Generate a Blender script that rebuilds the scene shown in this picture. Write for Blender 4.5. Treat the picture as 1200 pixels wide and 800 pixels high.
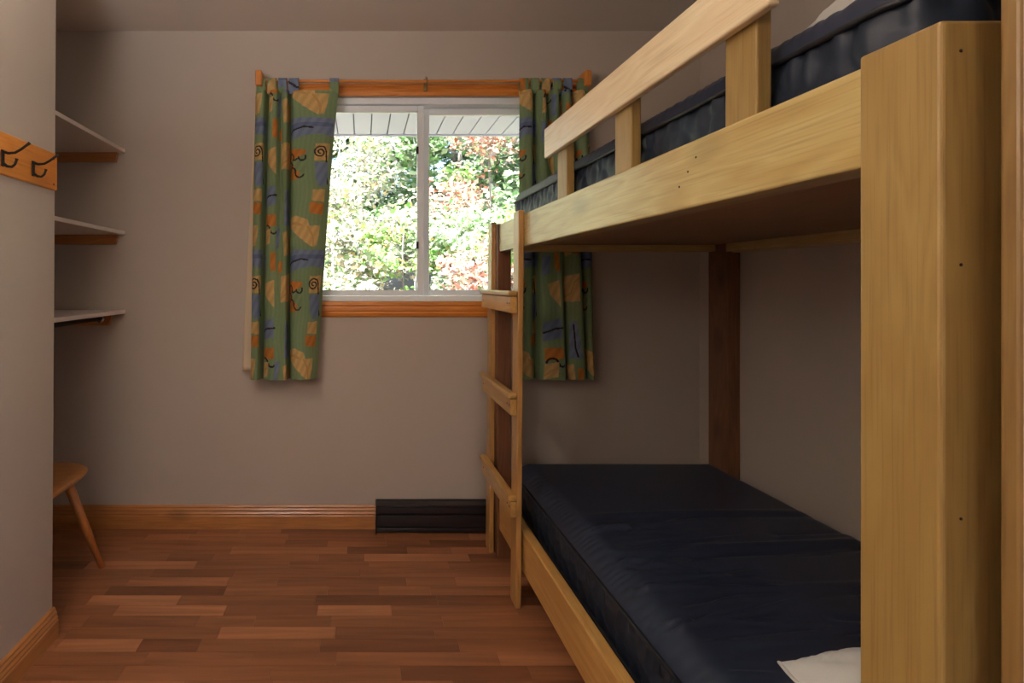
import bpy, bmesh, math, random
import numpy as np
from mathutils import Vector, Matrix

random.seed(7)
rng = np.random.default_rng(11)
for o in list(bpy.data.objects):
    bpy.data.objects.remove(o, do_unlink=True)
SC = bpy.context.scene
COL = SC.collection

# ------------------------------------------------------------------ camera
# world: +X right, +Y into the room, Z up; camera stands at the origin, 1.2 m up
cam_d = bpy.data.cameras.new('camera')
cam = bpy.data.objects.new('camera', cam_d)
COL.objects.link(cam)
cam.location = (0, 0, 1.2)
cam.rotation_euler = (math.radians(90), 0, 0)
cam_d.sensor_width = 36
cam_d.lens = 18.0
cam_d.shift_x = 175 / 1200
cam_d.shift_y = -68 / 1200
cam_d.clip_start = 0.02
cam_d.clip_end = 300
SC.camera = cam

# ------------------------------------------------------------------ light
SC.view_settings.view_transform = 'Standard'
SC.view_settings.look = 'None'
SC.view_settings.gamma = 1
SC.view_settings.use_curve_mapping = False
SC.view_settings.exposure = 1.2
SC.cycles.use_denoising = True
SC.cycles.max_bounces = 10
SC.cycles.diffuse_bounces = 6
SC.cycles.transparent_max_bounces = 12
SC.cycles.sample_clamp_indirect = 8

SUN_EL, SUN_AZ = 48, 215          # sun behind the house on the left
SUN_STRENGTH = 15.0
FILL_LAMP = 58.0  # strength of an added lamp that brightens the room from out of view
FILL_SIDE = 3.3  # glow of its shade, added to lift the wall under the bunk
FILL_COLOR = (1.0, 0.95, 0.90, 1)
FILL_POS = (-0.76, 0.40)
SKY_STRENGTH = 0.28
world = bpy.data.worlds.new('sky')
SC.world = world
world.use_nodes = True
wn = world.node_tree.nodes
wl = world.node_tree.links
for n in list(wn):
    wn.remove(n)
w_out = wn.new('ShaderNodeOutputWorld')
w_bg = wn.new('ShaderNodeBackground')
w_sky = wn.new('ShaderNodeTexSky')
w_sky.sky_type = 'NISHITA'
w_sky.sun_disc = False
w_sky.sun_elevation = math.radians(SUN_EL)
w_sky.sun_rotation = math.radians(SUN_AZ)
w_sky.air_density = 1.0
w_sky.dust_density = 4.0
w_sky.ozone_density = 0.6
w_bg.inputs['Strength'].default_value = SKY_STRENGTH
wl.new(w_sky.outputs[0], w_bg.inputs['Color'])
wl.new(w_bg.outputs[0], w_out.inputs['Surface'])

sun_d = bpy.data.lights.new('sun', 'SUN')
sun_d.energy = SUN_STRENGTH
sun_d.angle = math.radians(0.6)
sun_d.color = (1.0, 0.97, 0.93)
sun = bpy.data.objects.new('sun', sun_d)
COL.objects.link(sun)
sun.location = (-6, -8, 10)
# light travels from the camera's side (behind left, high) towards the trees
sun.rotation_euler = Vector((0.55, 0.60, -1.0)).to_track_quat('-Z', 'Y').to_euler()


# ------------------------------------------------------------------ helpers
def lin(r, g, b):
    def f(c):
        c /= 255.0
        return c / 12.92 if c <= 0.04045 else ((c + 0.055) / 1.055) ** 2.4
    return (f(r), f(g), f(b), 1.0)


def tag(o, label=None, cat=None, group=None, kind=None):
    if label: o['label'] = label
    if cat: o['category'] = cat
    if group: o['group'] = group
    if kind: o['kind'] = kind
    return o


def empty(name, loc=(0, 0, 0), rz=0.0, parent=None):
    o = bpy.data.objects.new(name, None)
    o.empty_display_size = 0.05
    COL.objects.link(o)
    o.location = loc
    o.rotation_euler = (0, 0, rz)
    if parent:
        o.parent = parent
    return o


def thing(name, label, cat, loc=(0, 0, 0), rz=0.0, group=None):
    return tag(empty(name, loc, rz), label, cat, group)


def world_of(o):
    m = Matrix.Translation(o.location) @ o.rotation_euler.to_matrix().to_4x4()
    return (world_of(o.parent) @ m) if o.parent else m


def link_mesh(name, me, mat, parent=None, loc=None, smooth=False):
    """loc is in world axes; converted to the parent's frame"""
    o = bpy.data.objects.new(name, me)
    COL.objects.link(o)
    if mat is not None and not me.materials:
        me.materials.append(mat)
    if smooth:
        me.polygons.foreach_set('use_smooth', [True] * len(me.polygons))
    if parent:
        o.parent = parent
        inv = world_of(parent).inverted()
        if loc is not None:
            o.location = inv @ Vector(loc)
        else:
            o.location = inv @ Vector((0, 0, 0))
        o.rotation_euler = (0, 0, -world_of(parent).to_euler().z)
    elif loc is not None:
        o.location = loc
    return o


def bm_box(bm, x0, x1, y0, y1, z0, z1, bevel=0.0, seg=2):
    vs = [bm.verts.new((x, y, z)) for x in (x0, x1) for y in (y0, y1) for z in (z0, z1)]
    idx = [(0, 1, 3, 2), (4, 6, 7, 5), (0, 4, 5, 1), (2, 3, 7, 6), (0, 2, 6, 4), (1, 5, 7, 3)]
    fs = [bm.faces.new([vs[i] for i in f]) for f in idx]
    if bevel > 0:
        es = set(e for f in fs for e in f.edges)
        bmesh.ops.bevel(bm, geom=list(es), offset=bevel, segments=seg, profile=0.5, affect='EDGES', clamp_overlap=True)
    return bm


def bm_done(name, bm, mat, parent=None, loc=None, smooth=False):
    bmesh.ops.recalc_face_normals(bm, faces=bm.faces[:])
    me = bpy.data.meshes.new(name)
    bm.to_mesh(me)
    bm.free()
    return link_mesh(name, me, mat, parent, loc, smooth)


def box(name, x0, x1, y0, y1, z0, z1, mat, parent=None, bevel=0.003, lean=None, seg=2):
    """box in world coordinates, its origin at its centre"""
    c = ((x0 + x1) / 2, (y0 + y1) / 2, (z0 + z1) / 2)
    bm = bmesh.new()
    bm_box(bm, x0 - c[0], x1 - c[0], y0 - c[1], y1 - c[1], z0 - c[2], z1 - c[2], bevel, seg)
    if lean:                        # lean = change of x from bottom to top
        h = z1 - z0
        for v in bm.verts:
            v.co.x += lean * (v.co.z / h)
    return bm_done(name, bm, mat, parent, c)


def bm_tube(bm, pts, radii, n=10, cap=True, squash=None):
    pts = [Vector(p) for p in pts]
    if not hasattr(radii, '__len__'):
        radii = [radii] * len(pts)
    rings = []
    prev = None
    for i, p in enumerate(pts):
        if i == 0: t = pts[1] - pts[0]
        elif i == len(pts) - 1: t = pts[-1] - pts[-2]
        else: t = (pts[i + 1] - pts[i]).normalized() + (pts[i] - pts[i - 1]).normalized()
        t.normalize()
        if prev is None:
            a = Vector((0, 0, 1)) if abs(t.z) < 0.9 else Vector((1, 0, 0))
            nrm = t.cross(a).normalized()
        else:
            nrm = (prev - t * prev.dot(t)).normalized()
        prev = nrm
        b = t.cross(nrm)
        ring = []
        for k in range(n):
            an = 2 * math.pi * k / n
            off = nrm * math.cos(an) * radii[i] + b * math.sin(an) * radii[i] * (squash or 1.0)
            ring.append(bm.verts.new(p + off))
        rings.append(ring)
    for a, b in zip(rings[:-1], rings[1:]):
        for k in range(n):
            bm.faces.new((a[k], a[(k + 1) % n], b[(k + 1) % n], b[k]))
    if cap:
        bm.faces.new(rings[0][::-1])
        bm.faces.new(rings[-1])
    return bm


def tube(name, pts, radii, mat, parent=None, n=10, squash=None):
    c = sum((Vector(p) for p in pts), Vector()) / len(pts)
    bm = bmesh.new()
    bm_tube(bm, [Vector(p) - c for p in pts], radii, n, True, squash)
    return bm_done(name, bm, mat, parent, c, smooth=True)


def profile_bar(name, prof, axis, a0, a1, place, mat, parent=None):
    """extrude a closed 2-D profile (u = off the wall, w = up) along an axis; place(u, w, a) -> world"""
    bm = bmesh.new()
    pts = [[Vector(place(u, w, a)) for (u, w) in prof] for a in (a0, a1)]
    c = sum(pts[0] + pts[1], Vector()) / (2 * len(prof))
    r = [[bm.verts.new(p - c) for p in row] for row in pts]
    n = len(prof)
    for k in range(n):
        bm.faces.new((r[0][k], r[0][(k + 1) % n], r[1][(k + 1) % n], r[1][k]))
    bm.faces.new(r[0][::-1]); bm.faces.new(r[1])
    return bm_done(name, bm, mat, parent, c)


def grid_mesh(name, P, mat, parent=None, colors=None, closed_u=False, smooth=True, loc=(0, 0, 0)):
    """P[i, j] world positions -> quad grid mesh, optional point colours"""
    nu, nv = P.shape[:2]
    verts = (P - np.array(loc)).reshape(-1, 3)
    ii = np.arange(nu if closed_u else nu - 1)
    jj = np.arange(nv - 1)
    I, J = np.meshgrid(ii, jj, indexing='ij')
    I2 = (I + 1) % nu
    q = np.stack([I * nv + J, I2 * nv + J, I2 * nv + J + 1, I * nv + J + 1], -1).reshape(-1, 4)
    return np_mesh(name, verts, q, mat, parent, colors, smooth, loc)


def np_mesh(name, verts, quads, mat, parent=None, colors=None, smooth=True, loc=(0, 0, 0)):
    me = bpy.data.meshes.new(name)
    me.vertices.add(len(verts))
    me.vertices.foreach_set('co', np.asarray(verts, np.float32).ravel())
    k = quads.shape[1]
    me.loops.add(quads.size)
    me.loops.foreach_set('vertex_index', quads.astype(np.int32).ravel())
    me.polygons.add(len(quads))
    me.polygons.foreach_set('loop_start', np.arange(0, quads.size, k, dtype=np.int32))
    if colors is not None:
        a = me.color_attributes.new('print', 'FLOAT_COLOR', 'POINT')
        c4 = np.ones((len(verts), 4), np.float32)
        c4[:, :3] = colors.reshape(-1, 3)
        a.data.foreach_set('color', c4.ravel())
    me.update(calc_edges=True)
    me.validate()
    return link_mesh(name, me, mat, parent, loc, smooth)


# ------------------------------------------------------------------ materials
def new_mat(name):
    m = bpy.data.materials.new(name)
    m.use_nodes = True
    nt = m.node_tree
    b = nt.nodes['Principled BSDF']
    return m, nt, b


def simple(name, col, rough=0.5, metal=0.0, coat=0.0, spec=0.5, noise=0.0, nscale=8.0, bump=0.0, bscale=300.0):
    m, nt, b = new_mat(name)
    b.inputs['Base Color'].default_value = col
    b.inputs['Roughness'].default_value = rough
    b.inputs['Metallic'].default_value = metal
    b.inputs['Coat Weight'].default_value = coat
    b.inputs['Specular IOR Level'].default_value = spec
    tc = nt.nodes.new('ShaderNodeTexCoord')
    if noise > 0:
        nz = nt.nodes.new('ShaderNodeTexNoise')
        nz.inputs['Scale'].default_value = nscale
        nz.inputs['Detail'].default_value = 5
        nt.links.new(tc.outputs['Object'], nz.inputs['Vector'])
        mx = nt.nodes.new('ShaderNodeMixRGB')
        mx.blend_type = 'MIX'
        mx.inputs[1].default_value = tuple(c * (1 - noise) for c in col[:3]) + (1,)
        mx.inputs[2].default_value = tuple(min(1, c * (1 + noise)) for c in col[:3]) + (1,)
        nt.links.new(nz.outputs['Fac'], mx.inputs[0])
        nt.links.new(mx.outputs[0], b.inputs['Base Color'])
    if bump > 0:
        nb = nt.nodes.new('ShaderNodeTexNoise')
        nb.inputs['Scale'].default_value = bscale
        nb.inputs['Detail'].default_value = 3
        nt.links.new(tc.outputs['Object'], nb.inputs['Vector'])
        bp = nt.nodes.new('ShaderNodeBump')
        bp.inputs['Strength'].default_value = bump
        bp.inputs['Distance'].default_value = 0.002
        nt.links.new(nb.outputs['Fac'], bp.inputs['Height'])
        nt.links.new(bp.outputs[0], b.inputs['Normal'])
    return m


def wood(name, light, mid, dark, axis='Y', rough=0.42, coat=0.65, coat_rough=0.22, knots=0.0, figure=0.6, vary=0.12):
    """varnished wood, grain along the given object axis"""
    m, nt, b = new_mat(name)
    N, L = nt.nodes, nt.links
    tc = N.new('ShaderNodeTexCoord')
    oi = N.new('ShaderNodeObjectInfo')
    off = N.new('ShaderNodeVectorMath'); off.operation = 'SCALE'
    comb = N.new('ShaderNodeCombineXYZ')
    L.new(oi.outputs['Random'], comb.inputs[0]); L.new(oi.outputs['Random'], comb.inputs[1]); L.new(oi.outputs['Random'], comb.inputs[2])
    L.new(comb.outputs[0], off.inputs[0]); off.inputs['Scale'].default_value = 37.0
    add = N.new('ShaderNodeVectorMath'); add.operation = 'ADD'
    L.new(tc.outputs['Object'], add.inputs[0]); L.new(off.outputs[0], add.inputs[1])
    k = {'X': 0, 'Y': 1, 'Z': 2}[axis]

    def stretched(along, across):
        mp = N.new('ShaderNodeMapping')
        s = [across] * 3; s[k] = along
        mp.inputs['Scale'].default_value = s
        L.new(add.outputs[0], mp.inputs['Vector'])
        return mp
    # broad cathedral figure
    mp1 = stretched(1.3, 11.0)
    n1 = N.new('ShaderNodeTexNoise'); n1.inputs['Scale'].default_value = 1.0; n1.inputs['Detail'].default_value = 3; n1.inputs['Distortion'].default_value = 0.4
    L.new(mp1.outputs[0], n1.inputs['Vector'])
    mul = N.new('ShaderNodeMath'); mul.operation = 'MULTIPLY'; mul.inputs[1].default_value = 9.0
    L.new(n1.outputs['Fac'], mul.inputs[0])
    sn = N.new('ShaderNodeMath'); sn.operation = 'PINGPONG'; sn.inputs[1].default_value = 0.5
    L.new(mul.outputs[0], sn.inputs[0])
    # fine pores
    mp2 = stretched(6.0, 260.0)
    n2 = N.new('ShaderNodeTexNoise'); n2.inputs['Scale'].default_value = 1.0; n2.inputs['Detail'].default_value = 4
    L.new(mp2.outputs[0], n2.inputs['Vector'])
    # blotches
    mp3 = stretched(2.5, 6.0)
    n3 = N.new('ShaderNodeTexNoise'); n3.inputs['Scale'].default_value = 1.0; n3.inputs['Detail'].default_value = 4
    L.new(mp3.outputs[0], n3.inputs['Vector'])
    r1 = N.new('ShaderNodeValToRGB')
    r1.color_ramp.elements[0].position = 0.0; r1.color_ramp.elements[0].color = mid
    r1.color_ramp.elements[1].position = 0.5; r1.color_ramp.elements[1].color = light
    L.new(sn.outputs[0], r1.inputs[0])
    mixf = N.new('ShaderNodeMixRGB'); mixf.inputs[0].default_value = figure
    mixf.inputs[1].default_value = light
    L.new(r1.outputs[0], mixf.inputs[2])
    rb = N.new('ShaderNodeMapRange'); rb.inputs[1].default_value = 0.35; rb.inputs[2].default_value = 0.75; rb.inputs[3].default_value = 0; rb.inputs[4].default_value = 0.55
    L.new(n3.outputs['Fac'], rb.inputs[0])
    mixb = N.new('ShaderNodeMixRGB'); mixb.inputs[2].default_value = mid
    L.new(rb.outputs[0], mixb.inputs[0]); L.new(mixf.outputs[0], mixb.inputs[1])
    rp = N.new('ShaderNodeMapRange'); rp.inputs[1].default_value = 0.5; rp.inputs[2].default_value = 0.8; rp.inputs[3].default_value = 0; rp.inputs[4].default_value = 0.45
    L.new(n2.outputs['Fac'], rp.inputs[0])
    mixp = N.new('ShaderNodeMixRGB'); mixp.inputs[2].default_value = dark
    L.new(rp.outputs[0], mixp.inputs[0]); L.new(mixb.outputs[0], mixp.inputs[1])
    last = mixp
    if knots > 0:
        mpk = stretched(3.2, 6.5)
        vk = N.new('ShaderNodeTexVoronoi'); vk.inputs['Scale'].default_value = 1.0
        L.new(mpk.outputs[0], vk.inputs['Vector'])
        rk = N.new('ShaderNodeMapRange'); rk.inputs[1].default_value = 0.03; rk.inputs[2].default_value = 0.26; rk.inputs[3].default_value = knots; rk.inputs[4].default_value = 0
        L.new(vk.outputs['Distance'], rk.inputs[0])
        mk = N.new('ShaderNodeMixRGB'); mk.inputs[2].default_value = tuple(c * 0.35 for c in dark[:3]) + (1,)
        L.new(rk.outputs[0], mk.inputs[0]); L.new(last.outputs[0], mk.inputs[1])
        last = mk
    hv = N.new('ShaderNodeHueSaturation')
    rv = N.new('ShaderNodeMapRange'); rv.inputs[3].default_value = 1 - vary; rv.inputs[4].default_value = 1 + vary
    L.new(oi.outputs['Random'], rv.inputs[0]); L.new(rv.outputs[0], hv.inputs['Value'])
    L.new(last.outputs[0], hv.inputs['Color'])
    L.new(hv.outputs[0], b.inputs['Base Color'])
    b.inputs['Roughness'].default_value = rough
    b.inputs['Coat Weight'].default_value = coat
    b.inputs['Coat Roughness'].default_value = coat_rough
    bp = N.new('ShaderNodeBump'); bp.inputs['Strength'].default_value = 0.08; bp.inputs['Distance'].default_value = 0.001
    L.new(n2.outputs['Fac'], bp.inputs['Height']); L.new(bp.outputs[0], b.inputs['Normal'])
    return m


BED_L, BED_M, BED_D = lin(204, 180, 124), lin(182, 148, 88), lin(130, 97, 52)
bed_y = wood('birch_along_y', BED_L, BED_M, BED_D, 'Y', knots=0.0)
bed_yk = wood('birch_knotty_along_y', lin(200, 180, 120), lin(176, 146, 84), lin(122, 94, 50), 'Y', knots=0.5, figure=0.75)
bed_z = wood('birch_along_z', lin(164, 135, 78), lin(145, 112, 58), lin(104, 77, 38), 'Z', coat=0.25, rough=0.5, coat_rough=0.35)
bed_low = wood('golden_warm_lit_wood', lin(206, 162, 92), lin(184, 132, 66), lin(136, 92, 44), 'Y')  # rail birch with warmer light put into its colour; golden ladder steps too
bed_pale = wood('pale_guard_wood', lin(230, 214, 180), lin(214, 188, 148), lin(166, 134, 96), 'Y')
gold_z = wood('golden_ladder_wood', lin(200, 154, 90), lin(176, 124, 64), lin(128, 86, 42), 'Z')
bed_x = wood('birch_along_x', BED_L, BED_M, BED_D, 'X')
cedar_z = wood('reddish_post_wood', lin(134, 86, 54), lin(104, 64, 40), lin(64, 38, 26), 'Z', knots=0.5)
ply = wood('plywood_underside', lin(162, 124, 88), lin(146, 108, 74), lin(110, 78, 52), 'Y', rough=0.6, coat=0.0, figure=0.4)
pine_x = wood('orange_pine_along_x', lin(226, 146, 62), lin(204, 118, 44), lin(150, 78, 26), 'X', coat=0.4, figure=0.5, vary=0.04)
pine_z = wood('orange_pine_along_z', lin(226, 146, 62), lin(204, 118, 44), lin(150, 78, 26), 'Z', coat=0.4, figure=0.5, vary=0.04)
pine_y = wood('orange_pine_along_y', lin(232, 152, 62), lin(212, 124, 44), lin(160, 84, 26), 'Y', coat=0.5, figure=0.5, knots=0.5, vary=0.04)
base_x = wood('pine_baseboard_along_x', lin(196, 134, 76), lin(170, 108, 56), lin(120, 70, 34), 'X', knots=0.6, vary=0.04)
base_y = wood('pine_baseboard_along_y', lin(196, 134, 76), lin(170, 108, 56), lin(120, 70, 34), 'Y', knots=0.3, vary=0.04)
seat_w = wood('stool_wood_along_x', lin(206, 142, 74), lin(180, 114, 54), lin(130, 78, 36), 'X', vary=0.03)
seat_z = wood('stool_wood_along_z', lin(196, 128, 66), lin(170, 104, 50), lin(120, 70, 34), 'Z', vary=0.03)

WALL = lin(186, 173, 161)
paint = simple('taupe_wall_paint', WALL, rough=0.7, noise=0.03, nscale=3.0, bump=0.06, bscale=220)
ceil_m = simple('ceiling_paint', lin(214, 202, 192), rough=0.85, noise=0.02, bump=0.08, bscale=150)
shelf_m = simple('white_melamine', lin(214, 204, 198), rough=0.35, noise=0.02)
vinyl = simple('white_window_vinyl', lin(240, 246, 254), rough=0.35, noise=0.02)
gasket = simple('grey_window_gasket', lin(120, 124, 130), rough=0.6)
black_p = simple('black_plastic', lin(28, 28, 30), rough=0.45)
heater_m = simple('dark_brown_enamel', lin(36, 28, 27), rough=0.38, coat=0.1, noise=0.06, nscale=20)
heater_d = simple('heater_dark_inside', lin(18, 15, 15), rough=0.6)
iron = simple('blackened_iron', lin(44, 36, 32), rough=0.4, metal=0.7, noise=0.15, nscale=60)
brass = simple('aged_brass', lin(150, 128, 84), rough=0.35, metal=0.9, noise=0.2, nscale=90)
chrome = simple('chrome_metal', lin(190, 190, 190), rough=0.25, metal=1.0)
navy = simple('navy_nylon', lin(36, 44, 64), rough=0.44, spec=0.5, noise=0.08, nscale=5, bump=0.05, bscale=900)
navy_side = simple('navy_quilted_nylon', lin(34, 42, 56), rough=0.46, spec=0.35, noise=0.08, nscale=6, bump=0.05, bscale=900)
pip_m = simple('black_piping', lin(24, 25, 32), rough=0.5)
pillow_m = simple('white_pillow_cotton', lin(212, 212, 208), rough=0.8, noise=0.03, nscale=15, bump=0.15, bscale=500)
lining_m = simple('cream_lining', lin(206, 186, 158), rough=0.85, noise=0.04, bump=0.1, bscale=600)
soffit_m = simple('white_soffit', lin(200, 204, 222), rough=0.5)
side_m = simple('outer_siding', lin(190, 186, 178), rough=0.8)
screw_m = simple('dark_screw_steel', lin(60, 52, 46), rough=0.4, metal=0.8)


def cloth_print():
    m, nt, b = new_mat('printed_cotton')
    N, L = nt.nodes, nt.links
    at = N.new('ShaderNodeVertexColor'); at.layer_name = 'print'
    tc = N.new('ShaderNodeTexCoord')
    nz = N.new('ShaderNodeTexNoise'); nz.inputs['Scale'].default_value = 240; nz.inputs['Detail'].default_value = 2
    L.new(tc.outputs['Object'], nz.inputs['Vector'])
    mr = N.new('ShaderNodeMapRange'); mr.inputs[3].default_value = 0.85; mr.inputs[4].default_value = 1.15
    L.new(nz.outputs['Fac'], mr.inputs[0])
    hs = N.new('ShaderNodeHueSaturation'); L.new(mr.outputs[0], hs.inputs['Value']); L.new(at.outputs[0], hs.inputs['Color'])
    L.new(hs.outputs[0], b.inputs['Base Color'])
    b.inputs['Roughness'].default_value = 0.8
    b.inputs['Specular IOR Level'].default_value = 0.2
    tr = N.new('ShaderNodeBsdfTranslucent'); L.new(hs.outputs[0], tr.inputs['Color'])
    mx = N.new('ShaderNodeMixShader'); mx.inputs[0].default_value = 0.22
    L.new(b.outputs[0], mx.inputs[1]); L.new(tr.outputs[0], mx.inputs[2])
    L.new(mx.outputs[0], N['Material Output'].inputs['Surface'])
    return m
print_m = cloth_print()


def glass_mat():
    m, nt, b = new_mat('window_glass')
    N, L = nt.nodes, nt.links
    N.remove(b)
    t = N.new('ShaderNodeBsdfTransparent'); t.inputs['Color'].default_value = (0.96, 0.98, 0.97, 1)
    g = N.new('ShaderNodeBsdfGlossy'); g.inputs['Roughness'].default_value = 0.02
    fr = N.new('ShaderNodeFresnel'); fr.inputs['IOR'].default_value = 1.3
    mx = N.new('ShaderNodeMixShader')
    L.new(fr.outputs[0], mx.inputs[0]); L.new(t.outputs[0], mx.inputs[1]); L.new(g.outputs[0], mx.inputs[2])
    L.new(mx.outputs[0], N['Material Output'].inputs['Surface'])
    return m
glass = glass_mat()


def floor_mat():
    m, nt, b = new_mat('cherry_laminate')
    N, L = nt.nodes, nt.links
    oi = N.new('ShaderNodeObjectInfo'); geo = N.new('ShaderNodeNewGeometry')
    # each strip takes its tone from its own random number, the joined far strips from their island
    addr = N.new('ShaderNodeMath'); addr.operation = 'ADD'
    L.new(oi.outputs['Random'], addr.inputs[0]); L.new(geo.outputs['Random Per Island'], addr.inputs[1])
    fr = N.new('ShaderNodeMath'); fr.operation = 'FRACT'; L.new(addr.outputs[0], fr.inputs[0])
    ramp = N.new('ShaderNodeValToRGB')
    e = ramp.color_ramp.elements
    e[0].position = 0; e[0].color = lin(122, 76, 50)
    e[1].position = 1; e[1].color = lin(182, 124, 86)
    for p, c in ((0.2, lin(142, 91, 60)), (0.5, lin(154, 100, 66)), (0.8, lin(164, 108, 73))):
        x = e.new(p); x.color = c
    L.new(fr.outputs[0], ramp.inputs[0])
    sc = N.new('ShaderNodeVectorMath'); sc.operation = 'SCALE'
    cb = N.new('ShaderNodeCombineXYZ'); L.new(fr.outputs[0], cb.inputs[1]); L.new(fr.outputs[0], cb.inputs[2])
    L.new(cb.outputs[0], sc.inputs[0]); sc.inputs['Scale'].default_value = 51
    ad = N.new('ShaderNodeVectorMath'); ad.operation = 'ADD'
    L.new(geo.outputs['Position'], ad.inputs[0]); L.new(sc.outputs[0], ad.inputs[1])
    mp = N.new('ShaderNodeMapping'); mp.inputs['Scale'].default_value = (2.2, 34, 34); L.new(ad.outputs[0], mp.inputs[0])
    nz = N.new('ShaderNodeTexNoise'); nz.inputs['Scale'].default_value = 1; nz.inputs['Detail'].default_value = 6; nz.inputs['Distortion'].default_value = 0.6
    L.new(mp.outputs[0], nz.inputs['Vector'])
    mr = N.new('ShaderNodeMapRange'); mr.inputs[1].default_value = 0.3; mr.inputs[2].default_value = 0.7; mr.inputs[3].default_value = 0.72; mr.inputs[4].default_value = 1.2
    L.new(nz.outputs['Fac'], mr.inputs[0])
    hs = N.new('ShaderNodeHueSaturation'); L.new(mr.outputs[0], hs.inputs['Value']); L.new(ramp.outputs[0], hs.inputs['Color'])
    L.new(hs.outputs[0], b.inputs['Base Color'])
    b.inputs['Roughness'].default_value = 0.33
    b.inputs['Specular IOR Level'].default_value = 0.5
    return m
floor_m = floor_mat()
subfloor_m = simple('floor_joint_dark', lin(70, 38, 26), rough=0.8)


def leaf_mat(name, cols):  # grey and lavender entries paint shaded gaps into the foliage
    m, nt, b = new_mat(name)
    N, L = nt.nodes, nt.links
    geo = N.new('ShaderNodeNewGeometry')
    r = N.new('ShaderNodeValToRGB')
    e = r.color_ramp.elements
    e[0].position = 0; e[0].color = cols[0]
    e[1].position = 1; e[1].color = cols[-1]
    for i, c in enumerate(cols[1:-1]):
        x = e.new((i + 1) / (len(cols) - 1)); x.color = c
    L.new(geo.outputs['Random Per Island'], r.inputs[0])
    d = N.new('ShaderNodeBsdfDiffuse'); t = N.new('ShaderNodeBsdfTranslucent')
    L.new(r.outputs[0], d.inputs[0]); L.new(r.outputs[0], t.inputs[0])
    mx = N.new('ShaderNodeMixShader'); mx.inputs[0].default_value = 0.4
    L.new(d.outputs[0], mx.inputs[1]); L.new(t.outputs[0], mx.inputs[2])
    L.new(mx.outputs[0], N['Material Output'].inputs['Surface'])
    N.remove(b)
    return m
leaf_green = leaf_mat('light_green_leaves', [lin(172, 212, 150), lin(96, 106, 92), lin(212, 228, 196), lin(232, 236, 220), lin(132, 182, 110), lin(146, 140, 150), lin(222, 232, 206)])
leaf_grass = leaf_mat('fresh_green_leaves', [lin(120, 180, 92), lin(176, 214, 142), lin(84, 104, 72), lin(228, 234, 210), lin(100, 156, 78), lin(222, 180, 134), lin(140, 190, 104)])
leaf_yellow = leaf_mat('yellow_green_leaves', [lin(226, 228, 206), lin(104, 110, 92), lin(236, 234, 228), lin(226, 200, 164), lin(160, 192, 136), lin(138, 132, 142), lin(236, 236, 230)])
leaf_red = leaf_mat('reddish_maple_leaves', [lin(230, 168, 150), lin(240, 214, 198), lin(118, 98, 94), lin(214, 128, 108), lin(238, 230, 214), lin(150, 140, 146), lin(176, 204, 142)])
leaf_dark = leaf_mat('deep_green_leaves', [lin(104, 150, 94), lin(150, 186, 132), lin(78, 96, 74), lin(200, 216, 186), lin(148, 150, 156)])
bark_pale = simple('pale_bark', lin(206, 200, 200), rough=0.9, noise=0.2, nscale=12)
bark_grey = simple('grey_bark', lin(140, 132, 132), rough=0.9, noise=0.25, nscale=14)
ground_m = simple('leaf_litter', lin(126, 118, 110), rough=0.95, noise=0.35, nscale=3.5)

# ------------------------------------------------------------------ room shell
DB = 2.516            # back wall
XR = 1.655            # right wall
XL = -1.05            # left partition face
DE = 1.739            # where the left partition ends
ZC = 2.44
DR = -1.7             # wall behind the camera
WX0, WX1, WZ0, WZ1 = -0.444, 1.031, 1.112, 2.118     # window opening


def struct(name, boxes, mat, label, cat=None):
    bm = bmesh.new()
    for b in boxes:
        bm_box(bm, *b)
    return tag(bm_done(name, bm, mat), label, None, None, 'structure')


wb = struct('wall_back', [(-1.87, WX0, DB, 2.66, -0.05, ZC + 0.1), (WX1, XR + 0.12, DB, 2.66, -0.05, ZC + 0.1),
                          (WX0, WX1, DB, 2.66, -0.05, WZ0), (WX0, WX1, DB, 2.66, WZ1, ZC + 0.1)], paint,
            'taupe painted back wall holding the curtained window')
HW = (-1.6, 0.2, 0.1, 2.3)     # window added behind the camera for fill light (y0 y1 z0 z1), in the right wall
struct('wall_right', [(XR, XR + 0.12, HW[1], DB, -0.05, ZC + 0.1), (XR, XR + 0.12, DR - 0.12, HW[0], -0.05, ZC + 0.1),
                      (XR, XR + 0.12, HW[0], HW[1], -0.05, HW[2]), (XR, XR + 0.12, HW[0], HW[1], HW[3], ZC + 0.1)], paint,
       'taupe wall along the right side behind the bunk bed')
bm = bmesh.new()
bm_box(bm, XL - 0.1, XL, DR, DE, -0.05, ZC + 0.1)
for v in bm.verts:                   # the corner leans a little
    if v.co.y > 1:
        v.co.x += -0.0055 + (v.co.z / 2.44) * 0.0155
tag(bm_done('wall_left', bm, paint), 'pale near partition wall at left carrying the coat hook board', kind='structure')
struct('wall_closet', [(-1.87, -1.75, 0.78, DB, -0.05, ZC + 0.1), (-1.75, XL - 0.1, 0.78, 0.9, -0.05, ZC + 0.1)], paint,
       'side walls of the closet recess behind the left partition')
struct('wall_front', [(0.6215, XR, 0.33, 0.4815, -0.05, ZC + 0.1)], paint, 'short wall end beside the doorway at the right edge')
RW = (0.0, 0.8, 0.9, 1.7)         # rear window, added for fill daylight (x0 x1 z0 z1)
struct('wall_rear', [(XL - 0.1, RW[0], DR - 0.12, DR, -0.05, ZC + 0.1), (RW[1], XR + 0.12, DR - 0.12, DR, -0.05, ZC + 0.1),
                     (RW[0], RW[1], DR - 0.12, DR, -0.05, RW[2]), (RW[0], RW[1], DR - 0.12, DR, RW[3], ZC + 0.1)], paint, 'wall behind the viewer with an added fill window')
struct('ceiling', [(-1.87, XR + 0.12, DR - 0.12, 2.66, ZC, ZC + 0.1)], ceil_m, 'plain pale ceiling')

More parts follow.
